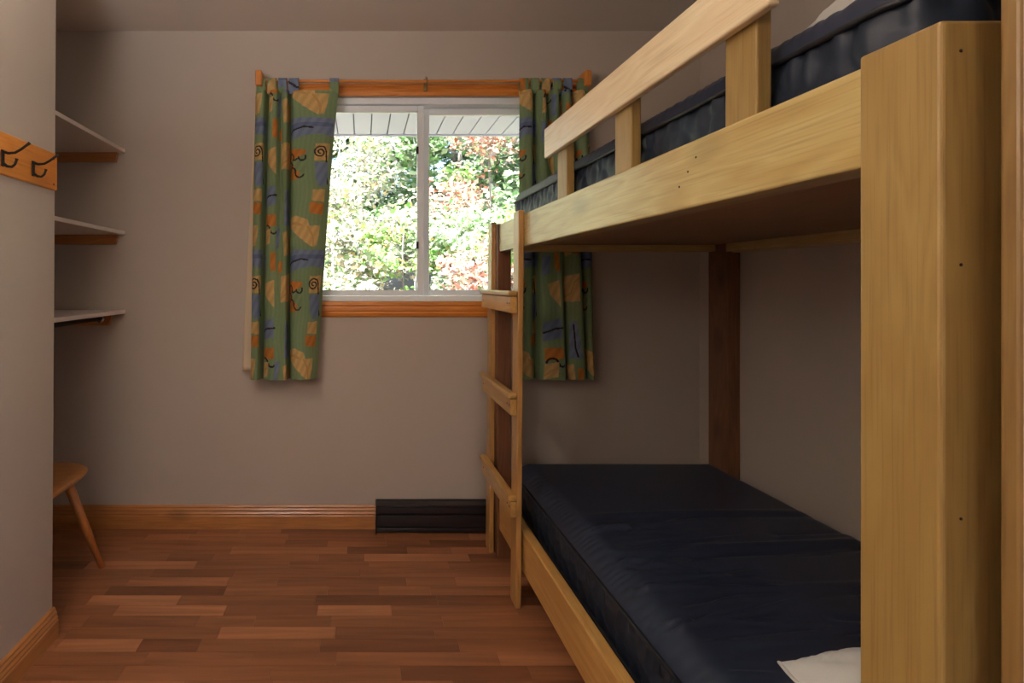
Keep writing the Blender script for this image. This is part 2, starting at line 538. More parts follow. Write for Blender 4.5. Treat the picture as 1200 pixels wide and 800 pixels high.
# unseen fill light added in the shape of a floor lamp, beside the viewer
LX, LY = FILL_POS
fill_m, nt_, b_ = new_mat('lit_fill_diffuser')
b_.inputs['Base Color'].default_value = (0.9, 0.88, 0.84, 1)
b_.inputs['Emission Color'].default_value = FILL_COLOR
b_.inputs['Emission Strength'].default_value = FILL_LAMP
lamp = thing('fill_lamp', 'added fill light shaped as a floor lamp beside the left partition, outside the picture', 'lamp', (LX, LY, 0))
def lathe(name, prof, mat, parent, loc, n=36):
    bm = bmesh.new()
    rings = [[bm.verts.new((r * math.cos(2 * math.pi * k / n), r * math.sin(2 * math.pi * k / n), z)) for k in range(n)] for r, z in prof]
    for a, b in zip(rings[:-1], rings[1:]):
        for k in range(n):
            bm.faces.new((a[k], a[(k + 1) % n], b[(k + 1) % n], b[k]))
    bm.faces.new(rings[0][::-1]); bm.faces.new(rings[-1])
    return bm_done(name, bm, mat, parent, loc, smooth=True)
lathe('base', [(0.13, 0.0), (0.13, 0.012), (0.12, 0.02), (0.02, 0.026)], black_p, lamp, (LX, LY, 0))
lathe('pole', [(0.011, 0.024), (0.011, 1.70)], black_p, lamp, (LX, LY, 0), 16)
fill_shade_m, nt_, b_ = new_mat('lit_fill_shade')
b_.inputs['Base Color'].default_value = (0.8, 0.76, 0.7, 1)
b_.inputs['Emission Color'].default_value = FILL_COLOR
b_.inputs['Emission Strength'].default_value = FILL_SIDE
lathe('fill_shade', [(0.19, 1.54), (0.17, 1.80), (0.166, 1.80), (0.186, 1.54)], fill_shade_m, lamp, (LX, LY, 0))
lathe('diffuser', [(0.155, 1.785), (0.155, 1.79)], fill_m, lamp, (LX, LY, 0))

# doorway casing: thin wooden board fixed on the room side of the short wall
casing_w = wood('doorway_casing_wood', lin(140, 110, 62), lin(122, 90, 46), lin(90, 62, 30), 'Z', coat=0.3, rough=0.5)
box('trim_1', 0.6205, 0.70, 0.4815, 0.5, 0.0, 2.2, casing_w, None, bevel=0.0045, seg=3)
tag(bpy.data.objects['trim_1'], 'upright wooden doorway casing at the right edge of the photo', kind='structure')

# floor: strips as parts
floor_root = bpy.data.objects.new('floor', None)
bm = bmesh.new(); bm_box(bm, -1.87, XR + 0.12, DR - 0.12, 2.66, -0.06, -0.0085)
floor_root = tag(bm_done('floor', bm, subfloor_m), 'reddish brown laminate strip floor', kind='structure')
ROW = 0.0605
unit = bpy.data.meshes.new('floor_strip')
bm = bmesh.new(); bm_box(bm, -0.5, 0.5, -0.5, 0.5, -0.5, 0.5)
bm.to_mesh(unit); bm.free(); unit.materials.append(floor_m)
rest = bmesh.new()
y = DB
r = 0
fx, fy, fz = (floor_root.location.x, floor_root.location.y, floor_root.location.z)
while y > DR:
    y0 = max(DR, y - ROW)
    x = -1.75 + random.uniform(-0.35, 0)
    while x < XR:
        ln = random.choice((0.2, 0.27, 0.34, 0.4, 0.46, 0.52))
        a, b_ = max(x, -1.75), min(x + ln, XR)
        x += ln
        if b_ - a < 0.01:
            continue
        g = 0.0004
        if y0 > 1.15 and a < 0.68 and b_ > -1.6:
            o = bpy.data.objects.new('floor_strip', unit)
            COL.objects.link(o)
            o.parent = floor_root
            o.location = ((a + b_) / 2, (y + y0) / 2, -0.004)
            o.scale = (b_ - a - 2 * g, y - y0 - 2 * g, 0.008)
        else:
            bm_box(rest, a + g, b_ - g, y0 + g, y - g, -0.008, 0.0)
    y = y0
    r += 1
fr_o = bm_done('floor_strips_rest', rest, floor_m, floor_root, (0, 0, 0))
fr_o['kind'] = 'stuff'

# baseboards
BP = [(0, 0), (0.016, 0), (0.016, 0.062), (0.013, 0.068), (0.0155, 0.075), (0.0105, 0.083), (0.0125, 0.092), (0.008, 0.099), (0.0085, 0.106), (0.004, 0.112), (0, 0.113)]
HX0, HX1 = 0.063, 0.76
tag(profile_bar('baseboard_back', BP, 'X', -1.74, HX0 - 0.001, lambda u, w, a: (a, DB - u, w), base_x), 'moulded knotty pine baseboard along the back wall', kind='structure')
tag(profile_bar('baseboard_right', BP, 'X', HX1 + 0.001, XR, lambda u, w, a: (a, DB - u, w), base_x), 'pine baseboard continuing under the bunk', kind='structure')
LP = [(u * 1.3, w * 0.9) for u, w in BP]
tag(profile_bar('baseboard_left', LP, 'Y', DR, DE + 0.004, lambda u, w, a: (XL - 0.006 + u, a, w), base_y), 'moulded pine baseboard on the near left partition', kind='structure')

# ------------------------------------------------------------------ window
win = empty('window_1', ((WX0 + WX1) / 2, 2.57, WZ0))
tag(win, 'white two pane sliding window with orange pine casing in the back wall', kind='structure')
bm = bmesh.new()
F = 0.032
for b in ((WX0, WX0 + F, 2.53, 2.64, WZ0, WZ1), (WX1 - F, WX1, 2.53, 2.64, WZ0, WZ1),
          (WX0 + F, WX1 - F, 2.53, 2.64, WZ0, WZ0 + 0.026), (WX0 + F, WX1 - F, 2.53, 2.64, WZ1 - F, WZ1)):
    bm_box(bm, *b, bevel=0.003)
bm_done('window_frame', bm, vinyl, win, (0, 0, 0))


def sash(x0, x1, y0, y1):
    s = 0.032
    z0, z1 = WZ0 + 0.028, WZ1 - F - 0.002
    bm = bmesh.new()
    for b in ((x0, x0 + s, y0, y1, z0, z1), (x1 - s, x1, y0, y1, z0, z1), (x0 + s, x1 - s, y0, y1, z0, z0 + s * 0.85), (x0 + s, x1 - s, y0, y1, z1 - s, z1)):
        bm_box(bm, *b, bevel=0.003)
    o = bm_done('sash', bm, vinyl, win, (0, 0, 0))
    ym = (y0 + y1) / 2
    box('pane', x0 + s - 0.004, x1 - s + 0.004, ym - 0.002, ym + 0.002, z0 + s * 0.85 - 0.004, z1 - s + 0.004, glass, o, bevel=0)
    return o


s1 = sash(WX0 + F + 0.002, 0.3035, 2.545, 2.575)
s2 = sash(0.304, WX1 - F - 0.002, 2.585, 2.615)
for zz in (1.86, 1.39):
    box('latch', 0.265, 0.277, 2.533, 2.545, zz - 0.018, zz + 0.018, black_p, s1, bevel=0.002)
CP = [(0, 0), (0.012, 0), (0.016, 0.006), (0.018, 0.018), (0.011, 0.022), (0.016, 0.034), (0.016, 0.044), (0.010, 0.049), (0.015, 0.058), (0.012, 0.070), (0.006, 0.076), (0, 0.078)]
CPt = [(u, w * 0.79) for u, w in CP]
profile_bar('casing', CPt, 'X', WX0 - 0.078, WX1 + 0.078, lambda u, w, a: (a, DB - u, WZ1 + w), pine_x, win)
profile_bar('casing', CP, 'X', WX0 - 0.078, WX1 + 0.078, lambda u, w, a: (a, DB - u, WZ0 - w), pine_x, win)
profile_bar('casing', CP, 'Z', WZ0, WZ1, lambda u, w, a: (WX0 - w, DB - u, a), pine_z, win)
profile_bar('casing', CP, 'Z', WZ0, WZ1, lambda u, w, a: (WX1 + w, DB - u, a), pine_z, win)

# unseen passage window, added to light the left wall
w2 = empty('fill_window_side', (XR + 0.06, (HW[0] + HW[1]) / 2, HW[2]))
tag(w2, 'white framed window added behind the viewer to light the left wall', kind='structure')
bm = bmesh.new()
for b in ((XR + 0.03, XR + 0.09, HW[0], HW[0] + 0.05, HW[2], HW[3]), (XR + 0.03, XR + 0.09, HW[1] - 0.05, HW[1], HW[2], HW[3]),
          (XR + 0.03, XR + 0.09, HW[0] + 0.05, HW[1] - 0.05, HW[2], HW[2] + 0.05), (XR + 0.03, XR + 0.09, HW[0] + 0.05, HW[1] - 0.05, HW[3] - 0.05, HW[3])):
    bm_box(bm, *b)
bm_done('window_frame', bm, vinyl, w2, (0, 0, 0))
box('pane', XR + 0.058, XR + 0.062, HW[0] + 0.05, HW[1] - 0.05, HW[2] + 0.05, HW[3] - 0.05, glass, w2, bevel=0)

w3 = empty('fill_window_rear', ((RW[0] + RW[1]) / 2, DR - 0.06, RW[2]))  # made-up window letting extra daylight in from behind the viewer
tag(w3, 'white framed window added in the rear wall behind the viewer for fill daylight', kind='structure')
bm = bmesh.new()
for b in ((RW[0], RW[0] + 0.05, DR - 0.09, DR - 0.03, RW[2], RW[3]), (RW[1] - 0.05, RW[1], DR - 0.09, DR - 0.03, RW[2], RW[3]),
          (RW[0] + 0.05, RW[1] - 0.05, DR - 0.09, DR - 0.03, RW[2], RW[2] + 0.05), (RW[0] + 0.05, RW[1] - 0.05, DR - 0.09, DR - 0.03, RW[3] - 0.05, RW[3])):
    bm_box(bm, *b)
bm_done('window_frame', bm, vinyl, w3, (0, 0, 0))
box('pane', RW[0] + 0.05, RW[1] - 0.05, DR - 0.062, DR - 0.058, RW[2] + 0.05, RW[3] - 0.05, glass, w3, bevel=0)

# eave soffit outside: ribbed panels
sof = empty('eave_soffit', (0.4, 3.05, 2.2))
tag(sof, 'white ribbed soffit of the eave seen above the trees', kind='structure')
x = -1.54
while x < 3.2:
    bm = bmesh.new()
    bm_box(bm, -0.051, 0.051, -0.39, 0.39, 0, 0.012)
    bm_done('soffit_panel', bm, soffit_m, sof, (x, 3.055, 2.203))
    x += 0.11
bm = bmesh.new()
x = -1.485
bm_box(bm, -1.6, 3.2, 2.66, 3.45, 2.216, 2.226)
bm_done('soffit_backing', bm, gasket, sof, (0, 0, 0))
box('fascia', -1.6, 3.2, 3.45, 3.475, 2.195, 2.42, soffit_m, sof, bevel=0.003)

# ------------------------------------------------------------------ bunk bed
bed = thing('bunk_bed', 'varnished pale wood bunk bed with guard rail and ladder along the right wall', 'bunk bed', (1.12, 1.43, 0))
XB = 0.597
box('post', 0.588, 0.658, 0.52, 0.607, 0, 1.468, bed_z, bed, 0.004, lean=0.0, seg=3)
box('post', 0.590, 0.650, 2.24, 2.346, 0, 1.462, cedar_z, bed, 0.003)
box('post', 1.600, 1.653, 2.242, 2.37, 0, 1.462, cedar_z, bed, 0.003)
box('post', 1.600, 1.653, 0.52, 0.607, 0, 1.462, bed_z, bed, 0.003)
box('side_rail', XB, 0.635, 0.608, 2.239, 1.338, 1.4586, bed_yk, bed, 0.004)
box('side_rail', XB, 0.635, 0.608, 2.239, 0.125, 0.273, bed_low, bed, 0.005, seg=3)
box('side_rail', 1.615, 1.653, 0.608, 2.241, 1.335, 1.4586, bed_y, bed, 0.004)
box('side_rail', 1.615, 1.653, 0.608, 2.241, 0.125, 0.195, bed_y, bed, 0.004)
box('end_rail', 0.651, 1.599, 2.338, 2.37, 1.345, 1.4586, bed_x, bed, 0.003)
box('end_rail', 0.651, 1.599, 2.338, 2.37, 0.125, 0.273, bed_x, bed, 0.003)
box('end_rail', 0.659, 1.599, 0.525, 0.563, 1.338, 1.4586, bed_x, bed, 0.003)
box('end_rail', 0.659, 1.599, 0.525, 0.563, 0.125, 0.273, bed_x, bed, 0.003)
box('ledger_strip', 0.636, 0.668, 0.62, 2.23, 1.342, 1.374, bed_y, bed, 0.002)
box('ledger_strip', 0.66, 1.59, 2.306, 2.337, 1.345, 1.374, bed_x, bed, 0.002)
box('ledger_strip', 1.582, 1.614, 0.62, 2.23, 1.338, 1.374, bed_y, bed, 0.002)
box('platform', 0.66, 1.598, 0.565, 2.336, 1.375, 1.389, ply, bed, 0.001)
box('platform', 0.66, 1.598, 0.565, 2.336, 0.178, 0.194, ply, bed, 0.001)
# guard rail and its uprights
box('guard_rail', 0.614, 0.634, 0.776, 1.735, 1.622, 1.722, bed_pale, bed, 0.005, seg=3)
for d0, d1 in ((0.8256, 0.8986), (1.212, 1.290), (1.594, 1.671)):
    box('baluster', 0.6355, 0.660, d0, d1, 1.375, 1.715, bed_z, bed, 0.003)
# bolt holes in the upper rail, nail heads in the near post
for d, z in ((0.917, 1.426), (0.940, 1.405), (0.9655, 1.382)):
    tube('bolt_hole', [(0.5965, d, z), (0.600, d, z)], 0.0022, screw_m, bed, 8)
for z in (1.436, 1.219, 0.961):
    tube('nail_head', [(0.6075, 0.5195, z), (0.6075, 0.523, z)], 0.0016, screw_m, bed, 8)
# ladder
lad = empty('ladder', (0.57, 2.1, 0), parent=None)
lad.parent = bed; lad.location = Vector((0.57, 2.1, 0)) - bed.location
for d in (1.887, 2.280):
    bm = bmesh.new()
    bm_box(bm, -0.0105, 0.0105, -0.0345, 0.0345, 0, 1.471, 0.004, 3)
    for v in bm.verts:
        v.co.x += -0.008 + 0.012 * v.co.z / 1.471
    bm_done('upright', bm, gold_z, lad, (0.582, d + 0.0345, 0))
for zt in (1.173, 0.795, 0.418):
    box('tread', 0.536, 0.571 - 0.004 + 0.0035 * (zt - 0.4), 1.884, 2.352, zt - 0.021, zt, bed_low, lad, 0.006, seg=3)
    box('cleat', 0.546, 0.571 - 0.004 + 0.0035 * (zt - 0.4), 1.888, 2.347, zt - 0.082, zt - 0.0225, bed_low, lad, 0.002)
    for d in (1.905, 1.935, 2.31):
        box('screw', 0.5445, 0.5475, d - 0.003, d + 0.003, zt - 0.05, zt - 0.044, screw_m, lad, 0.001)


# ------------------------------------------------------------------ mattresses
def rr_points(x0, x1, y0, y1, r, step):
    """rounded rectangle outline, constant spacing; returns points and outward normals"""
    segs = []
    pts = []; nrm = []
    L1, L2 = (x1 - x0 - 2 * r), (y1 - y0 - 2 * r)
    total = 2 * (L1 + L2) + 2 * math.pi * r
    n = int(total / step)
    for i in range(n):
        s = total * i / n
        for kind in range(8):
            ln = (L2, math.pi * r / 2, L1, math.pi * r / 2, L2, math.pi * r / 2, L1, math.pi * r / 2)[kind]
            if s <= ln: break
            s -= ln
        if kind == 0: p, q = (x0, y0 + r + s), (-1, 0)
        elif kind == 2: p, q = (x0 + r + s, y1), (0, 1)
        elif kind == 4: p, q = (x1, y1 - r - s), (1, 0)
        elif kind == 6: p, q = (x1 - r - s, y0), (0, -1)
        else:
            a0 = {1: math.pi, 3: math.pi / 2, 5: 0, 7: -math.pi / 2}[kind]
            a = a0 - s / r
            cx, cy = {1: (x0 + r, y1 - r), 3: (x1 - r, y1 - r), 5: (x1 - r, y0 + r), 7: (x0 + r, y0 + r)}[kind]
            q = (math.cos(a), math.sin(a)); p = (cx + r * q[0], cy + r * q[1])
        pts.append(p); nrm.append(q)
    return np.array(pts), np.array(nrm), total


def hexdist(a, b, s):
    """distance to the nearest seam of a wavy hexagonal quilting"""
    h = s * math.sqrt(3)
    best = np.full(a.shape, 9.0); sec = np.full(a.shape, 9.0)
    for (ox, oy) in ((0, 0), (s * 1.5, h / 2)):
        ra = (a - ox + 1.5 * s) % (3 * s) - 1.5 * s
        rb = (b - oy + h / 2) % h - h / 2
        for da in (-3 * s, 0, 3 * s):
            for db in (-h, 0, h):
                d = np.hypot(ra - da, rb - db)
                sec = np.minimum(sec, np.maximum(best, d)); best = np.minimum(best, d)
    return (sec - best) / 2


def mattress(name, label, x0, x1, y0, y1, z0, zp0, zp1, z1, wr_seed, wrinkle, dome):
    root = thing(name, label, 'mattress', ((x0 + x1) / 2, (y0 + y1) / 2, z0), 0)
    rg = np.random.default_rng(wr_seed)
    r = 0.065
    P, Nn, total = rr_points(x0, x1, y0, y1, r, 0.0085)
    n = len(P)
    s = np.arange(n) / n * total
    # quilted border
    rows = 22
    zz = np.linspace(zp0, zp1, rows)
    S, Z = np.meshgrid(s, zz, indexing='ij')
    d = hexdist(S + 0.008 * np.sin(Z * 60), Z + 0.006 * np.sin(S * 40), 0.040)
    puff = 0.0052 * (1 - np.exp(-(d / 0.012) ** 1.3))
    bulge = 0.008 * np.sin(np.pi * (Z - zp0) / (zp1 - zp0))
    # gathers near the corners
    ph = np.cumsum(rg.normal(0, 0.7, n) + 1.25)
    near = np.exp(-((Z - zp1) / 0.05) ** 2)
    gath = 0.004 * np.sin(ph)[:, None] * near
    off = puff + bulge * 0.6 + gath - 0.006
    Q = np.zeros((n, rows, 3))
    Q[..., 0] = P[:, 0:1] + Nn[:, 0:1] * off
    Q[..., 1] = P[:, 1:2] + Nn[:, 1:2] * off
    Q[..., 2] = Z
    grid_mesh('border', Q, navy_side, root, closed_u=True)
    # underside strip
    rows2 = 5
    t = np.linspace(0, 1, rows2)
    Q = np.zeros((n, rows2, 3))
    ins = -0.03 * (1 - np.sin(t * math.pi / 2)) - 0.004
    Q[..., 0] = P[:, 0:1] + Nn[:, 0:1] * ins
    Q[..., 1] = P[:, 1:2] + Nn[:, 1:2] * ins
    Q[..., 2] = z0 + (zp0 - z0) * t
    grid_mesh('underside', Q, navy, root, closed_u=True)
    # top panel: grid squeezed into the rounded outline
    nx, ny = 150, 270
    X, Y = np.meshgrid(np.linspace(x0, x1, nx), np.linspace(y0, y1, ny), indexing='ij')
    # pull the corners in
    cx = np.clip(X, x0 + r, x1 - r); cy = np.clip(Y, y0 + r, y1 - r)
    dx, dy = X - cx, Y - cy
    m = np.maximum(np.abs(dx), np.abs(dy)); h = np.hypot(dx, dy)
    k = np.where(h > 1e-9, m / np.maximum(h, 1e-9), 1)
    corner = (np.abs(dx) > 1e-9) & (np.abs(dy) > 1e-9)
    X = np.where(corner, cx + dx * k, X); Y = np.where(corner, cy + dy * k, Y)
    hd = np.hypot(X - cx, Y - cy)
    ex = r - hd                                   # distance from the edge
    ex = np.where(hd < 1e-9, np.minimum.reduce([X - x0, x1 - X, Y - y0, y1 - Y]), ex)
    ex = np.clip(ex, 0, None)
    rr = dome
    tt = np.clip(ex / rr, 0, 1)
    ztop = zp1 + (z1 - zp1) * (np.sqrt(np.clip(1 - (1 - tt) ** 2, 0, 1)) if dome < 0.06 else 1 - (1 - tt) ** 2)
    crown = 0.006 * np.clip(ex / 0.4, 0, 1)
    wz = np.zeros_like(X)
    for i in range(wrinkle):
        ax = x0 + rg.uniform(0.02, 0.12) if rg.random() < 0.75 else rg.uniform(x0, x1 - 0.2)
        ay = rg.uniform(y0 + 0.05, y1 - 0.65)
        L = rg.uniform(0.15, 0.5); slope = rg.normal(0.10, 0.12); cv = rg.normal(0.0, 0.15)
        w = rg.uniform(0.006, 0.013); am = rg.uniform(0.003, 0.0085)
        u = X - ax
        yy = ay + slope * u + cv * u * u
        env = np.clip(u / 0.03, 0, 1) * np.clip((L - u) / (0.6 * L), 0, 1)
        dd = (Y - yy) / w
        wz += am * env * (np.exp(-dd ** 2) - 0.7 * np.exp(-(dd - 1.8) ** 2))
    if wrinkle:
        # two long folds right across
        for (ay, sl, cv, am, w) in ((1.52, -0.02, 0.10, 0.011, 0.018), (1.30, 0.04, 0.04, 0.006, 0.016), (1.74, 0.06, -0.02, 0.005, 0.016)):
            u = X - x0
            yy = ay + sl * u + cv * u * u
            env = np.clip((u - 0.06) / 0.1, 0, 1) * np.clip((x1 - X) / 0.12, 0, 1)
            dd = (Y - yy) / w
            wz += am * env * (np.exp(-dd ** 2) - 0.9 * np.exp(-(dd + 1.7) ** 2))
    # puckers at the seam
    gp = np.sin(Y * 230 + 3 * np.sin(Y * 31)) * np.exp(-(np.abs(X - x0) / 0.05) ** 2)
    wz += (0.0028 if dome < 0.06 else 0.0022) * gp * np.clip(ex / 0.012, 0, 1)
    Q = np.stack([X, Y, ztop + crown + wz * np.clip(ex / 0.03, 0, 1)], -1)
    grid_mesh('top_panel', Q, navy, root)
    Qb = np.stack([X[::6, ::6], Y[::6, ::6], np.full_like(X[::6, ::6], z0)], -1)
    # piping: two cords round the outline
    for zc in (zp1, zp0):
        bm = bmesh.new()
        pts = P[::2]; nn = Nn[::2]
        rings = []
        for (p, q) in zip(pts, nn):
            ring = []
            for a in range(8):
                an = 2 * math.pi * a / 8
                ring.append(bm.verts.new((p[0] + q[0] * (0.001 + 0.0055 * math.cos(an)), p[1] + q[1] * (0.001 + 0.0055 * math.cos(an)), zc + 0.0055 * math.sin(an))))
            rings.append(ring)
        for i in range(len(rings)):
            a, b = rings[i], rings[(i + 1) % len(rings)]
            for k2 in range(8):
                bm.faces.new((a[k2], a[(k2 + 1) % 8], b[(k2 + 1) % 8], b[k2]))
        bm_done('piping', bm, pip_m, root, (0, 0, 0), smooth=True)
    return root


mattress('mattress', 'navy blue nylon mattress with creased top on the lower bunk', 0.672, 1.592, 0.615, 2.325, 0.195, 0.225, 0.354, 0.406, 5, 70, 0.09)
mattress('mattress', 'dark navy quilted mattress on the upper bunk behind the guard rail', 0.676, 1.590, 0.615, 2.325, 1.390, 1.425, 1.558, 1.600, 9, 0, 0.03)


def pillow(name, label, cx, cy, z0, lx, ly, h, rz, seed):
    n = 46
    u = np.linspace(-1, 1, n)
    U, V = np.meshgrid(u, u, indexing='ij')
    pinch = 0.06
    Xp = lx / 2 * U * (1 - pinch * (1 - V ** 2) * np.abs(U) ** 2)
    Yp = ly / 2 * V * (1 - pinch * (1 - U ** 2) * np.abs(V) ** 2)
    T = np.clip((1 - U ** 4) * (1 - V ** 4), 0, 1) ** 0.5
    rg = np.random.default_rng(seed)
    W = np.zeros_like(U)
    for (su, sv) in ((-1, 1), (1, 1), (-1, -1), (1, -1)):
        an = np.arctan2(V - sv, U - su); rad = np.hypot(U - su, V - sv)
        W += 0.006 * np.sin(an * 13 + su) * np.exp(-((rad - 0.3) / 0.25) ** 2)
    ears = 0.020 * (np.abs(U) * np.abs(V)) ** 6
    base = z0 + 0.012
    top = base + h * T * 0.82 + W * T ** 0.5 + ears
    bot = base - 0.008 * T ** 0.3 + ears * 0.9
    ca, sa = math.cos(rz), math.sin(rz)
    def place(Z):
        return np.stack([cx + ca * Xp - sa * Yp, cy + sa * Xp + ca * Yp, Z], -1)
    A = place(top); B = place(bot)
    nn = n * n
    verts = np.concatenate([A.reshape(-1, 3), B.reshape(-1, 3)])
    I, J = np.meshgrid(np.arange(n - 1), np.arange(n - 1), indexing='ij')
    q = np.stack([I * n + J, (I + 1) * n + J, (I + 1) * n + J + 1, I * n + J + 1], -1).reshape(-1, 4)
    q2 = q[:, ::-1] + nn
    edge = []
    ring = [(i, 0) for i in range(n)] + [(n - 1, j) for j in range(1, n)] + [(i, n - 1) for i in range(n - 2, -1, -1)] + [(0, j) for j in range(n - 2, 0, -1)]
    idx = [i * n + j for i, j in ring]
    for a, b in zip(idx, idx[1:] + idx[:1]):
        edge.append((b, a, a + nn, b + nn))
    loc = (cx, cy, z0)
    o = np_mesh(name, verts - np.array(loc), np.concatenate([q, q2, np.array(edge)]), pillow_m, None, None, True, loc)
    tag(o, label, 'pillow')
    # welt along the seam
    loop = [(A.reshape(-1, 3)[k] + B.reshape(-1, 3)[k]) / 2 - np.array(loc) for k in idx]
    bm = bmesh.new()
    bm_tube(bm, [tuple(p) for p in loop] + [tuple(loop[0])], 0.004, 6, False)
    bm_done('seam', bm, pillow_m, o, loc, smooth=True)
    return o


pillow('pillow', 'white pillow on the lower navy mattress behind the thick near post', 1.14, 0.858, 0.392, 0.56, 0.40, 0.13, 0.03, 3)
pillow('pillow', 'white pillow lying on the upper bunk mattress, cut by the top of the photo', 1.075, 0.785, 1.604, 0.58, 0.335, 0.16, 0.0, 4)

# ------------------------------------------------------------------ curtains
GREEN, OLIVE = np.array(lin(134, 156, 116)[:3]), np.array(lin(108, 132, 88)[:3])
TAN, SAND = np.array(lin(214, 178, 118)[:3]), np.array(lin(196, 156, 96)[:3])
BLUE, BLUE2 = np.array(lin(128, 142, 170)[:3]), np.array(lin(110, 122, 156)[:3])
ORANGE, DARK = np.array(lin(206, 132, 62)[:3]), np.array(lin(56, 48, 50)[:3])
TU, TV = 0.46, 0.625


def seg_d(u, v, pts):
    d = np.full(u.shape, 9.0)
    for (a, b), (c, e) in zip(pts[:-1], pts[1:]):
        vx, vy = c - a, e - b
        t = np.clip(((u - a) * vx + (v - b) * vy) / (vx * vx + vy * vy + 1e-12), 0, 1)
        d = np.minimum(d, np.hypot(u - a - t * vx, v - b - t * vy))
    return d


def poly_in(u, v, pts):
    ins = np.zeros(u.shape, bool)
    n = len(pts)
    for i in range(n):
        (x1, y1), (x2, y2) = pts[i], pts[(i + 1) % n]
        c = ((y1 > v) != (y2 > v)) & (u < (x2 - x1) * (v - y1) / (y2 - y1 + 1e-12) + x1)
        ins ^= c
    return ins


def arc(cx, cy, r, a0, a1, n=12, k=0.0):
    return [(cx + (r + k * i / n) * math.cos(math.radians(a0 + (a1 - a0) * i / n)), cy + (r + k * i / n) * math.sin(math.radians(a0 + (a1 - a0) * i / n))) for i in range(n + 1)]


MOT = []      # (kind, colour, points, width) in metres; u = left edge of the flat fold, v down


def P_(col, *pts): MOT.append(('p', col, [(a / 1000, b / 1000) for a, b in pts], 0))
def S_(col, w, pts): MOT.append(('s', col, [(a / 1000, b / 1000) for a, b in pts], w / 1000))


# the flat fold seen beside the glass
P_(TAN, (60, 18), (180, 14), (176, 70), (168, 110), (140, 112), (105, 90), (75, 50))
S_(SAND, 9, [(120, 20), (140, 50), (150, 75), (152, 108)])
P_(BLUE, (10, 140), (60, 128), (130, 130), (215, 128), (218, 215), (150, 205), (90, 215), (20, 238))
P_(BLUE2, (20, 160), (90, 150), (210, 150), (214, 168), (100, 172), (25, 190))
S_(DARK, 8, [(8, 200), (50, 184), (90, 172), (125, 176)])
P_(ORANGE, (8, 272), (104, 282), (92, 330), (70, 420), (8, 422))
P_(GREEN, (30, 330), (104, 300), (100, 395), (60, 380))
S_(DARK, 8, arc(24, 318, 22, 120, 390) + [(52, 330), (70, 320)] + arc(86, 316, 16, 180, -20))
S_(DARK, 8, [(22, 336), (40, 352), (20, 372)] + arc(36, 384, 20, 200, 360) + arc(76, 392, 20, 180, 20))
P_(TAN, (140, 252), (205, 250), (200, 330), (138, 332))
S_(DARK, 7, arc(162, 292, 5, 90, 630, 24, 22) + [(180, 268), (188, 286), (192, 330), (196, 390), (206, 440)])
P_(BLUE, (140, 340), (200, 338), (204, 400), (196, 450), (170, 456), (150, 430))
P_(TAN, (138, 470), (196, 466), (194, 526), (136, 522))
P_(ORANGE, (128, 530), (194, 534), (190, 588), (126, 580))
P_(TAN, (8, 608), (60, 592), (120, 612), (132, 650), (124, 720), (86, 700), (40, 660), (10, 640))
S_(SAND, 12, arc(52, 690, 62, 250, 360))
# the folds further left
P_(BLUE, (-64, 470), (-28, 462), (-14, 560), (-6, 640), (-70, 642))
S_(DARK, 9, [(-44, 482), (-40, 540), (-38, 590), (-26, 630)])
P_(TAN, (-92, 255), (-8, 240), (-10, 370), (-96, 376))
S_(SAND, 8, [(-90, 360), (-50, 330), (-30, 280), (-12, 262)])
P_(ORANGE, (-110, 186), (-82, 182), (-84, 236), (-112, 238))
P_(ORANGE, (-30, 60), (-6, 62), (-8, 150), (-28, 150))
P_(TAN, (-80, 50), (-50, 40), (-40, 150), (-70, 160))
P_(BLUE, (-120, 20), (-98, 30), (-110, 120), (-128, 130))
P_(TAN, (-190, 290), (-130, 270), (-128, 400), (-180, 340))
P_(BLUE, (-210, 470), (-130, 450), (-126, 540), (-215, 560))
S_(DARK, 8, [(-210, 520), (-160, 500), (-125, 496)])
P_(ORANGE, (-205, 590), (-128, 588), (-126, 640), (-205, 650))
S_(DARK, 8, arc(-176, 660, 22, 160, 370) + arc(-136, 664, 14, 180, 20))
P_(TAN, (-205, 40), (-150, 30), (-155, 100), (-210, 112))
S_(SAND, 7, [(-208, 96), (-180, 70), (-152, 60)])
P_(ORANGE, (-150, 140), (-126, 140), (-126, 230), (-150, 224))
P_(BLUE, (-214, 150), (-170, 160), (-180, 240), (-214, 250))


def print_colours(u, v):
    """fabric print at cloth coordinates (metres)"""
    col = np.tile(GREEN, u.shape + (1,)).astype(float)
    wv = 0.5 + 0.5 * np.sin(u * 310 + 2 * np.sin(v * 23))
    col = col * (0.92 + 0.1 * wv[..., None])
    uu0 = (u + 0.23) % TU - 0.23
    for du in (0,):
        for dv in (-TV, 0):
            uu = uu0; vv = (v % TV) - dv if dv else v % TV
            for kind, c, pts, w in MOT:
                if kind == 'p':
                    m = poly_in(uu, vv, pts)
                    sh = 0.93 + 0.1 * np.sin(uu * 160 + vv * 90)
                else:
                    m = seg_d(uu, vv, pts) < w / 2
                    sh = np.ones_like(u)
                if m.any():
                    col[m] = c * sh[m][:, None]
    return col


def spline(pts, n):
    """Catmull-Rom through control points"""
    pts = np.array(pts, float)
    p = np.vstack([2 * pts[0] - pts[1], pts, 2 * pts[-1] - pts[-2]])
    m = len(pts) - 1
    t = np.linspace(0, m, n); i = np.minimum(t.astype(int), m - 1); f = (t - i)[:, None]
    a, b, c, d = p[i], p[i + 1], p[i + 2], p[i + 3]
    return 0.5 * (2 * b + (c - a) * f + (2 * a - 5 * b + 4 * c - d) * f ** 2 + (3 * b - a - 3 * c + d) * f ** 3)


DC = 2.432


def pxx(px, d=DC):
    return (px - 425) * d / 600


